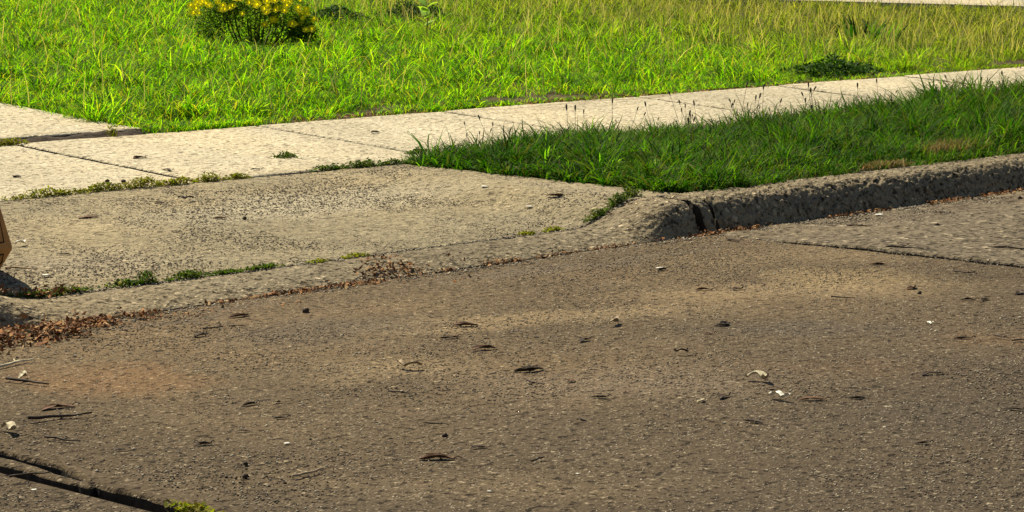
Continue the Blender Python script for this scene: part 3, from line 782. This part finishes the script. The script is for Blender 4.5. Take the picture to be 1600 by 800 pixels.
# ---- single plants that stand out
def plant(name, x, y, n, L, W, mat, lab, cat, th0=(.1, .7), th1=(.5, 1.6), seed=0, spread=.05):
    r = np.random.default_rng(seed); mb = MB()
    a = r.uniform(0, 6.28, n)
    px = x + np.cos(a) * r.random(n) * spread; py = y + np.sin(a) * r.random(n) * spread
    mb.add(*blades(np.stack([px, py, gz(px, py)], 1), r.uniform(*L, n), a, r.uniform(*th0, n), r.uniform(*th1, n), r.uniform(*W, n), flat=.15, rs=r))
    return tag(mb.out(name, mat), lab, cat)
M['bright'] = blade_mat("bright_blades", [(.12, .30, .02), (.18, .36, .03), (.15, .33, .03)], .5, 2)
M['darkleaf'] = blade_mat("dark_leaves", [(.012, .035, .004), (.03, .08, .008), (.05, .12, .012)], .2, 2, tcol=(1.2, 1.4, .6))
plant("grass_clump", 11.55, 9.72, 12, (.16, .26), (.012, .02), M['bright'], 'bright broad bladed clump standing out in the middle of the verge grass', 'grass clump', seed=1)
plant("grass_clump", 10.86, 9.98, 10, (.13, .22), (.012, .018), M['bright'], 'broad bright blades at the left tip of the verge, by the apron', 'grass clump', seed=2)
plant("grass_clump", 10.9, 9.55, 10, (.12, .2), (.01, .016), M['bright'], 'pale arching blades hanging over the apron right of the verge tip', 'grass clump', seed=3)
plant("grass_clump", 17.4, 10.1, 26, (.2, .4), (.01, .02), M['bright'], 'tall arching clump at the right edge of the verge', 'grass clump', seed=4)
plant("leafy_weed", 16.6, 11.0, 14, (.12, .24), (.04, .07), M['darkleaf'], 'dark broad leaved weed silhouetted against the sidewalk at the right', 'weed', seed=5)
def mound(x, y, rx, ry, h, n, size, mat, lab, seed):
    r = np.random.default_rng(seed); mb = MB()
    px = x + r.normal(0, .5, n).clip(-.85, .85) * rx; py = y + r.normal(0, .5, n).clip(-.85, .85) * ry
    top = h * np.exp(-((px - x) / rx) ** 2 - ((py - y) / ry) ** 2) * (.6 + .6 * noise(px * 6, py * 6, seed))
    leaf_faces(mb, np.stack([px, py, gz(px, py) + r.random(n) ** .6 * top + .01], 1), size, r, up=.7, asp=.45)
    return tag(mb.out("leafy_weed", mat), lab, "weed")
mound(18.2, 13.15, .55, .32, .16, 1500, .045, M['darkleaf'], 'low dark green leafy weed on the lawn edge beside the sidewalk at the right', 6)
mound(17.3, 18.9, .4, .3, .22, 1300, .045, M['darkleaf'], 'dark leafy weed clump at the top of the lawn, right of the yellow bush', 7)
mound(18.7, 19.1, .45, .3, .22, 1300, .045, M['darkleaf'], 'dark weed clump at the top middle of the lawn, behind the lime green seedling', 8)
plant("leafy_weed", 22.0, 15.6, 70, (.18, .34), (.02, .04), M['verge'], 'green broad leaved weeds among the dry grass at the right', 'weed', seed=9, spread=.5)
# lime green leafy seedling with a few rounded leaves
mb = MB(); r = np.random.default_rng(5)
sx, sy = 17.1, 17.35; sz = float(gz(sx, sy))
M['lime'] = blade_mat("lime_leaves", [(.22, .40, .05), (.30, .45, .10)], .45, 2, tcol=(1.6, 1.6, .6))
st = MB(); tube(st, [(sx, sy, sz), (sx + .02, sy, sz + .18), (sx, sy, sz + .36)], [.006, .005, .003], 5)
so = st.out("leafy_seedling", M['weed']); tag(so, 'lime green seedling with big pale leaves in the middle of the lawn', 'seedling')
for k in range(7):
    mb = MB(); a = k * 2.4; zz = sz + .12 + k * .035
    mb.add(*blades(np.array([[sx, sy, zz]]), np.array([.15]), np.array([a]), np.array([.7]), np.array([1.7]), np.array([.09]), flat=.1, rs=r))
    mb.out("leaf", M['lime'], so)

# ---- seed stalks standing up at the back of the verge
M['stalk'] = plain("stalk", (.09, .085, .04), .8, .4)
M['seedhead'] = plain("seed_head", (.06, .045, .025), .9, .4)
protos = []
for k in range(5):
    r = np.random.default_rng(60 + k); mb = MB()
    h = r.uniform(.2, .34); b = r.normal(0, .02, 2)
    pts = [(0, 0, 0), (b[0] * .4, b[1] * .4, h * .5), (b[0], b[1], h)]
    tube(mb, pts, [.0022, .0018, .0013], 4)
    head = [(b[0], b[1], h - .004), (b[0], b[1], h + .012), (b[0] * 1.1, b[1] * 1.1, h + .03), (b[0] * 1.15, b[1] * 1.15, h + .036)]
    tube(mb, head, [.002, .006, .0055, .001], 6)
    protos.append(mb)
meshes = []
r = np.random.default_rng(99)
for k in range(84):
    if k < 60: x = r.choice([11.2, 11.9, 12.6, 13.1, 13.5, 14.0, 14.6, 15.5, 16.4, 17.2]) + r.normal(0, .16); y = YN - .02 - abs(r.normal(0, .12))
    else: x = r.uniform(11.0, 20.5); y = r.uniform(9.6, YN - .1)
    if k < 5:
        o = protos[k].out("seed_stalk", M['stalk']); meshes.append(o)
    else:
        o = meshes[k % 5].copy(); scene.collection.objects.link(o)
    o.location = (x, y, float(gz(x, y)) - .01)
    o.rotation_euler = (r.normal(0, .16), r.normal(0, .16), r.uniform(0, 6.28)); s_ = r.uniform(.55, 1.1); o.scale = (s_, s_, s_)
    tag(o, 'thin plantain seed stalk with a small dark head rising from the verge grass', 'seed stalk', 'seed stalks along the back of the verge')

# ---- yellow-flowering bush
bx, by = 14.85, 17.35; bz = float(gz(bx, by))
bush = bpy.data.objects.new("flowering_bush", None); scene.collection.objects.link(bush)
bush.location = (bx, by, bz)
tag(bush, 'low dense bush covered in small yellow flowers, growing in the lawn', 'bush')
M['bushleaf'] = blade_mat("bush_leaves", [(.02, .06, .007), (.05, .12, .01), (.10, .19, .015), (.17, .25, .02)], .4, 2, tcol=(1.5, 1.6, .5))
M['petal'] = blade_mat('yellow_petal', [(.88, .80, .02), (.9, .86, .05)], .75, 2, tcol=(1.5, 1.5, .8), tint=.8)
M['stem'] = plain("bush_stem", (.09, .05, .025), .9, .3)
r = np.random.default_rng(44)
lobes = [tuple(.72 * q_ for q_ in l_) for l_ in [(-.42, .36, .30, .30, .30, .32), (.0, .0, .34, .38, .34, .38), (.34, -.36, .34, .30, .28, .34), (.16, -.1, .56, .3, .3, .22), (-.2, .24, .52, .28, .26, .2), (.44, -.46, .2, .2, .2, .2)]]
mb = MB()
tips = []
for (cx, cy, cz, rx, ry, rz) in lobes:
    n = 2000
    d = r.normal(size=(n, 3)); d /= np.linalg.norm(d, axis=1)[:, None]
    rad = r.random(n) ** .35 * (.72 + .5 * noise(np.arctan2(d[:, 1], d[:, 0]) * 3 + 10, d[:, 2] * 5 + 20, 7))
    p = np.array([cx, cy, cz]) + d * rad[:, None] * np.array([rx, ry, rz]); p[:, 2] = np.maximum(p[:, 2], .03 + .02 * r.random(n))
    leaf_faces(mb, p, .028, r)
    k = (rad > .85) & (p[:, 2] > .36)
    tips.append(p[k][:60])
mb.out("foliage", M['bushleaf'], bush)
for i in range(22):
    mb = MB(); a = r.uniform(0, 6.28); e = r.uniform(.1, .45)
    l = r.integers(0, len(lobes)); c = np.array(lobes[l][:3]) + r.normal(0, .08, 3)
    tube(mb, [(c[0] * .5, c[1] * .5, -.02), (c[0] * .8, c[1] * .8, c[2] * .5), tuple(c + [0, 0, .1])], [.008, .006, .003], 5)
    mb.out("stem", M['stem'], bush)
tips = np.concatenate(tips); r.shuffle(tips)
extra = np.array([(-.02 + .08 * r.normal(), -.28 + .06 * r.normal(), .17 + .08 * r.random()) for _ in range(12)])
extra2 = np.array([(.26 + .07 * r.normal(), -.46 + .04 * r.normal(), .14 + .2 * r.random()) for _ in range(14)])
top = []
for _ in range(64):
    s_ = r.uniform(-.52, .5); hh = r.uniform(.30, .52)
    top.append((s_ * .687 - .2 + r.normal(0, .05), -s_ * .727 - .2 + r.normal(0, .05), hh))
top = np.array(top)
fpts = np.concatenate([extra2, extra[:4], top, tips])[:98]
fm = None
for i, p in enumerate(fpts):
    if fm is None:
        mb = MB()
        for k in range(5):
            a = k * 2 * PI / 5
            c, s_ = math.cos(a), math.sin(a); R_ = .030; w = .014
            mb.add([(0, 0, 0), (c * R_ * .6 - s_ * w, s_ * R_ * .6 + c * w, .006), (c * R_, s_ * R_, .004), (c * R_ * .6 + s_ * w, s_ * R_ * .6 - c * w, .006)], None, [(0, 3, 2), (0, 2, 1)])
        tube(mb, [(0, 0, 0), (0, 0, .012)], [.006, .004], 6)
        o = mb.out("flower", M['petal'], bush); fm = o
    else:
        o = fm.copy(); scene.collection.objects.link(o); o.parent = bush
    o.location = tuple(p)
    d = np.array([-.4, -.4, .45]) if i < 82 else np.array([p[0], p[1] - .1, max(.15, p[2] - .1)])
    v = d / np.linalg.norm(d)
    o.rotation_euler = (math.acos(max(-1, min(1, v[2]))) * .9, 0, math.atan2(v[1], v[0]) + PI / 2)
    s_ = r.uniform(1.0, 1.75); o.scale = (s_, s_, s_)

# ------------------------------------------------------------------ leaf litter in the gutter (stuff)
M['litter'] = plain("brown_litter", (.2, .1, .05), .85, island=[(.10, .045, .018), (.26, .10, .028), (.34, .16, .05), (.03, .016, .008), (.46, .31, .14), (.18, .065, .022), (.05, .026, .012)])
M['grit'] = plain("grit", (.2, .17, .12), .9, island=[(.03, .024, .018), (.14, .11, .08), (.26, .22, .16), (.42, .37, .27), (.06, .045, .03), (.03, .024, .018)])
DR = [  # x0,x1,y centre,y spread,count,size, lift
    (4.6, 6.0, 8.02, .16, 2600, .032, .05), (5.7, 6.35, 8.12, .10, 1500, .028, .03), (6.2, 7.6, 8.19, .03, 520, .024, .01), (5.5, 6.3, 8.62, .07, 700, .028, .04),
    (7.2, 7.8, 8.17, .05, 380, .026, .01), (7.75, 8.35, 8.28, .09, 600, .026, .008), (7.9, 8.15, 8.42, .06, 160, .024, .005), (8.2, 9.0, 8.20, .03, 420, .024, .012),
    (9.0, 10.2, 8.20, .025, 300, .022, .01), (10.1, 10.75, 8.19, .05, 300, .026, .015), (11.3, 11.9, 8.18, .03, 150, .026, .01), (12.3, 14.4, 8.17, .05, 900, .026, .015),
    (14.4, 18, 8.17, .05, 500, .03, .015), (11.2, 12.6, 12.74, .07, 700, .022, .02), (13.2, 15.0, 12.76, .09, 1200, .024, .02), (15.0, 20.5, 12.74, .07, 2000, .026, .015), (20.5, 22.2, 12.8, .12, 900, .03, .02), (10.5, 14.5, 8.64, .03, 500, .02, .01), (5.9, 7.2, 8.0, .12, 110, .02, .003), (6.9, 8.2, 7.95, .12, 60, .022, .003)]
mb = MB(); r = np.random.default_rng(3)
for (x0, x1, yc, ys_, n, sz_, lf) in DR:
    n = int(n * 1.4); sz_ *= .8
    px = r.uniform(x0 - .1, x1 + .1, n); edge = sstep(x0 - .1, x0 + .15, px) * (1 - sstep(x1 - .15, x1 + .1, px))
    cl = fbm(px * 5, px * 0, int(x0 * 10)); k = r.random(n) < edge * sstep(.25, .5, cl) * 1.2
    px = px[k]; n = len(px)
    py = yc + r.normal(0, .55, n) * ys_
    pz = np.where(py < YG, 0, gz(px, py)) + .006 + r.random(n) ** 1.5 * lf * np.exp(-((py - yc) / ys_) ** 2)
    pz = np.where((py > YG) & (py < YK), kback(px) * np.clip((py - YG) / .16, 0, 1) + .012 + r.random(n) * lf * .6, pz)
    leaf_faces(mb, np.stack([px, py, pz], 1), sz_ * (.4 + 1.1 * r.random(n) ** 1.5), r, up=.9, asp=.55)
tag(mb.out("leaf_litter", M['litter']), kind="stuff")

# loose grit: real little stones on road, apron and joints (stuff)
def grit(mb, X, Y, size, r, zadd=0):
    k_ = (X < 4.12) | (X > 4.36); X, Y = X[k_], Y[k_]
    n = len(X)
    Z = np.where(Y < YG, 0, gz(X, Y)) + zadd
    s = size * r.uniform(.5, 1.5, n)
    oc = np.array([(1, 0, 0), (0, 1, 0), (-1, 0, 0), (0, -1, 0), (0, 0, .7), (0, 0, -.5)], float)
    a = r.uniform(0, 6.28, n)
    J_ = oc[None] * (1 + .4 * r.normal(size=(n, 6, 1)).clip(-1, 1)) * s[:, None, None] * np.stack([r.uniform(.7, 1.5, n), np.ones(n), np.ones(n)], 1)[:, None]
    V = J_.copy()
    V[..., 0] = J_[..., 0] * np.cos(a)[:, None] - J_[..., 1] * np.sin(a)[:, None]
    V[..., 1] = J_[..., 0] * np.sin(a)[:, None] + J_[..., 1] * np.cos(a)[:, None]
    V += np.stack([X, Y, Z], 1)[:, None]
    f = np.array([(0, 1, 4), (1, 2, 4), (2, 3, 4), (3, 0, 4), (1, 0, 5), (2, 1, 5), (3, 2, 5), (0, 3, 5)])
    mb.add(V.reshape(-1, 3), None, (np.arange(n)[:, None, None] * 6 + f[None]).reshape(-1, 3))
mb = MB(); r = np.random.default_rng(8)
def inframe(n, x0, x1, y0, y1):
    X = r.uniform(x0, x1, n); Y = r.uniform(y0, y1, n); return X, Y
X, Y = inframe(130000, 3.6, 14, 3.2, YG - .03); grit(mb, X, Y, .0032, r)
X, Y = inframe(2500, 3.6, 14, 3.2, YG - .03); grit(mb, X, Y, .0055, r)
X, Y = inframe(9000, 10.35, 14, 6.0, YG - .03); grit(mb, X, Y, .006, r)
X, Y = inframe(32000, 5.6, 10.4, YK + .05, YN - .02); grit(mb, X, Y, .004, r)
X = r.uniform(5, 14, 2500); Y = YG - .05 + r.normal(0, .05, 2500); grit(mb, X, np.minimum(Y, YG + .02), .006, r)
X = r.uniform(6, 10.3, 1500); Y = YK + r.normal(0, .015, 1500); grit(mb, X, Y, .006, r)
tag(mb.out("loose_grit", M['grit']), kind="stuff")

# ------------------------------------------------------------------ single leaves, twigs, husks and chips
def lmat(n, c): return plain("litter_" + n, c, .75, .35, 60)
LC = {'dark': lmat('dark', (.045, .030, .019)), 'brown': lmat('brown', (.11, .055, .028)), 'tan': lmat('tan', (.30, .23, .14)),
      'pale': lmat('pale', (.48, .42, .28)), 'white': lmat('white', (.72, .69, .58))}
def make_item(kind, L, seed, mat):
    r = np.random.default_rng(seed); mb = MB()
    if kind in ('leaf', 'curl'):
        nu, nv = 11, 7
        u = np.linspace(0, 1, nu); v = np.linspace(-1, 1, nv)
        U, V = np.meshgrid(u, v, indexing='ij')
        if kind == 'leaf':
            w = L * .14 * np.sin(PI * (U * .94 + .03)) ** .7 * (1 + .35 * (noise(U * 7, V * 2, seed) - .5) * 2)
            x = (U - .5) * L; y = V * w + L * .12 * np.sin(U * PI * r.uniform(.6, 1.6)) * r.choice([-1, 1])
            z = .004 + L * .09 * np.abs(V) ** 1.5 * r.uniform(.5, 1) * np.sin(PI * U) + L * .08 * (fbm(U * 4, V * 2, seed + 1) - .35) * (np.sin(PI * U) + .3)
            z = np.maximum(z, .003)
        else:
            w = L * .11 * (.5 + np.sin(PI * U) * .6)
            ph = np.cumsum(r.normal(0, .5, nu)); ph = np.linspace(0, r.uniform(1.2, 2.4), nu) + ph * .25
            cx = np.concatenate([[0], np.cumsum(np.cos(ph[1:]))]) / nu * L; cy = np.concatenate([[0], np.cumsum(np.sin(ph[1:]))]) / nu * L
            cx -= cx.mean(); cy -= cy.mean()
            x = cx[:, None] - np.sin(ph)[:, None] * V * w; y = cy[:, None] + np.cos(ph)[:, None] * V * w
            z = .012 + L * .12 * np.abs(np.sin(U * PI * 1.7 + seed)) + .05 * L * V ** 2
        top = np.stack([x, y, z], -1).reshape(-1, 3)
        f = grid_faces(nu, nv)
        mb.add(top, f); b = top.copy(); b[:, 2] -= .0025; mb.add(b, f[:, ::-1])
        if kind == 'leaf' and seed % 2:
            tube(mb, [(L * .48, 0, .006), (L * .6, L * .04, .012), (L * .72, L * .02, .006)], [.0025, .002, .0015], 5)
    elif kind == 'twig':
        n = 7; t = np.linspace(-.5, .5, n) * L
        pts = np.stack([t, np.cumsum(r.normal(0, .035, n)) * L, .008 + L * .09 * np.abs(fbm(np.arange(n) * .6, np.zeros(n), seed) - .4)], 1)
        rr = np.linspace(.0045, .002, n) * (1 + .3 * r.random(n)) * min(1.3, L / .2 + .2)
        tube(mb, pts, rr, 6)
        for k in range(r.integers(1, 3)):
            i = r.integers(2, 5); a = r.uniform(.5, 1.1) * r.choice([-1, 1]); l2 = L * r.uniform(.12, .28)
            p0 = pts[i]; tube(mb, [p0, p0 + np.array([math.cos(a), math.sin(a), .15]) * l2 * .5, p0 + np.array([math.cos(a * 1.3), math.sin(a * 1.3), .2]) * l2], [.004, .003, .002], 5)
    else:
        fl = .22 if kind == 'chip' else .8
        nu, nv = 9, 12
        th = np.linspace(0.05, PI - .05, nu)[:, None]; ph = (np.arange(nv) * 2 * PI / nv)[None]
        R = L * .5 * (.75 + .6 * (noise(th * 2 + seed, np.cos(ph) * 2 + 5, seed) - .3))
        x = R * np.sin(th) * np.cos(ph); y = R * np.sin(th) * np.sin(ph) * .7; z = R * np.cos(th) * fl + L * .16
        v = np.stack([x, y, z + 0 * ph], -1)
        q = []
        for i in range(nu - 1):
            for j in range(nv): q.append((i * nv + j, (i + 1) * nv + j, (i + 1) * nv + (j + 1) % nv, i * nv + (j + 1) % nv))
        vv = np.concatenate([v.reshape(-1, 3), [(0, 0, v[0, :, 2].mean()), (0, 0, v[-1, :, 2].mean())]])
        t = [(nu * nv, j, (j + 1) % nv) for j in range(nv)] + [(nu * nv + 1, (nu - 1) * nv + (j + 1) % nv, (nu - 1) * nv + j) for j in range(nv)]
        mb.add(vv, q, t)
    return mb
NM = {'stone chip': 'stone_chip', 'bark strip': 'bark_strip'}
for k, (x, y, kind, L, rot, col, lab, cat) in enumerate(LITTER):
    nm = {'leaf': 'fallen_leaf', 'husk': 'dry_husk', 'nut': 'nut_husk'}.get(cat, cat.replace(' ', '_'))
    o = make_item(kind, L * {'twig': .55, 'chip': .45, 'nut': .45, 'leaf': .56, 'curl': .8}[kind], 500 + k, LC[col]).out(nm, LC[col], smooth=True)
    z = 0 if y < YG else float(gz(x, y))
    o.location = (x, y, z + .002); o.rotation_euler = (0, 0, math.radians(rot))
    tag(o, lab, cat, "scattered leaves, twigs and chips on the pavement")

# ------------------------------------------------------------------ brown bin at the left edge
M['bin'] = plain("orange_brown_plastic", (.42, .19, .045), .55, .12, 12, spec=.3)
M['binline'] = plain("dark_groove", (.02, .012, .008), .8, .1)
binroot = bpy.data.objects.new("brown_bin", None); scene.collection.objects.link(binroot)
BX, BY, BA = 6.05, 9.25, math.radians(-16.6)
binroot.location = (BX, BY, float(gz(BX, BY))); binroot.rotation_euler = (0, 0, BA)
tag(binroot, 'orange brown faceted bin with dark outlined panels, at the left edge by the kerb end', 'bin')
N8 = 6
prof = [(.25, .0), (.275, .012), (.335, .108), (.34, .12), (.235, .50), (.25, .515), (.25, .55)]
mb = MB()
ring = []
for (rad, zz) in prof:
    a = np.arange(N8) * 2 * PI / N8 + PI / 6
    ring.append(np.stack([rad * np.cos(a), rad * np.sin(a), np.full(N8, zz)], 1))
ring = np.array(ring)
q = [(i * N8 + j, i * N8 + (j + 1) % N8, (i + 1) * N8 + (j + 1) % N8, (i + 1) * N8 + j) for i in range(len(prof) - 1) for j in range(N8)]
vv = np.concatenate([ring.reshape(-1, 3), [(0, 0, 0), (0, 0, .55)]])
n_ = len(prof) * N8
t = [(n_, (j + 1) % N8, j) for j in range(N8)] + [(n_ + 1, n_ - N8 + j, n_ - N8 + (j + 1) % N8) for j in range(N8)]
mb.add(vv, q, t)
body = mb.out("body", M['bin'], binroot)
bv = body.modifiers.new("bevel", 'BEVEL'); bv.width = .008; bv.segments = 2; bv.limit_method = 'ANGLE'
for j in range(N8):
    mb = MB()
    for (i0, i1, zi0, zi1) in ((3, 4, .08, .92), (2, 1, .12, .88)):
        a0, a1 = ring[i0, j], ring[i0, (j + 1) % N8]; b0, b1 = ring[i1, j], ring[i1, (j + 1) % N8]
        P4 = []
        for (s_, t_) in ((.14, zi0), (.86, zi0), (.92, (zi0 + zi1) / 2), (.86, zi1), (.14, zi1), (.08, (zi0 + zi1) / 2)):
            lo = a0 * (1 - s_) + a1 * s_; hi = b0 * (1 - s_) + b1 * s_; P4.append(lo * (1 - t_) + hi * t_)
        P4 = np.array(P4); P4 = np.concatenate([P4, P4[:1]])
        tube(mb, P4, .004, 5)
    mb.out("panel_outline", M['binline'], binroot)
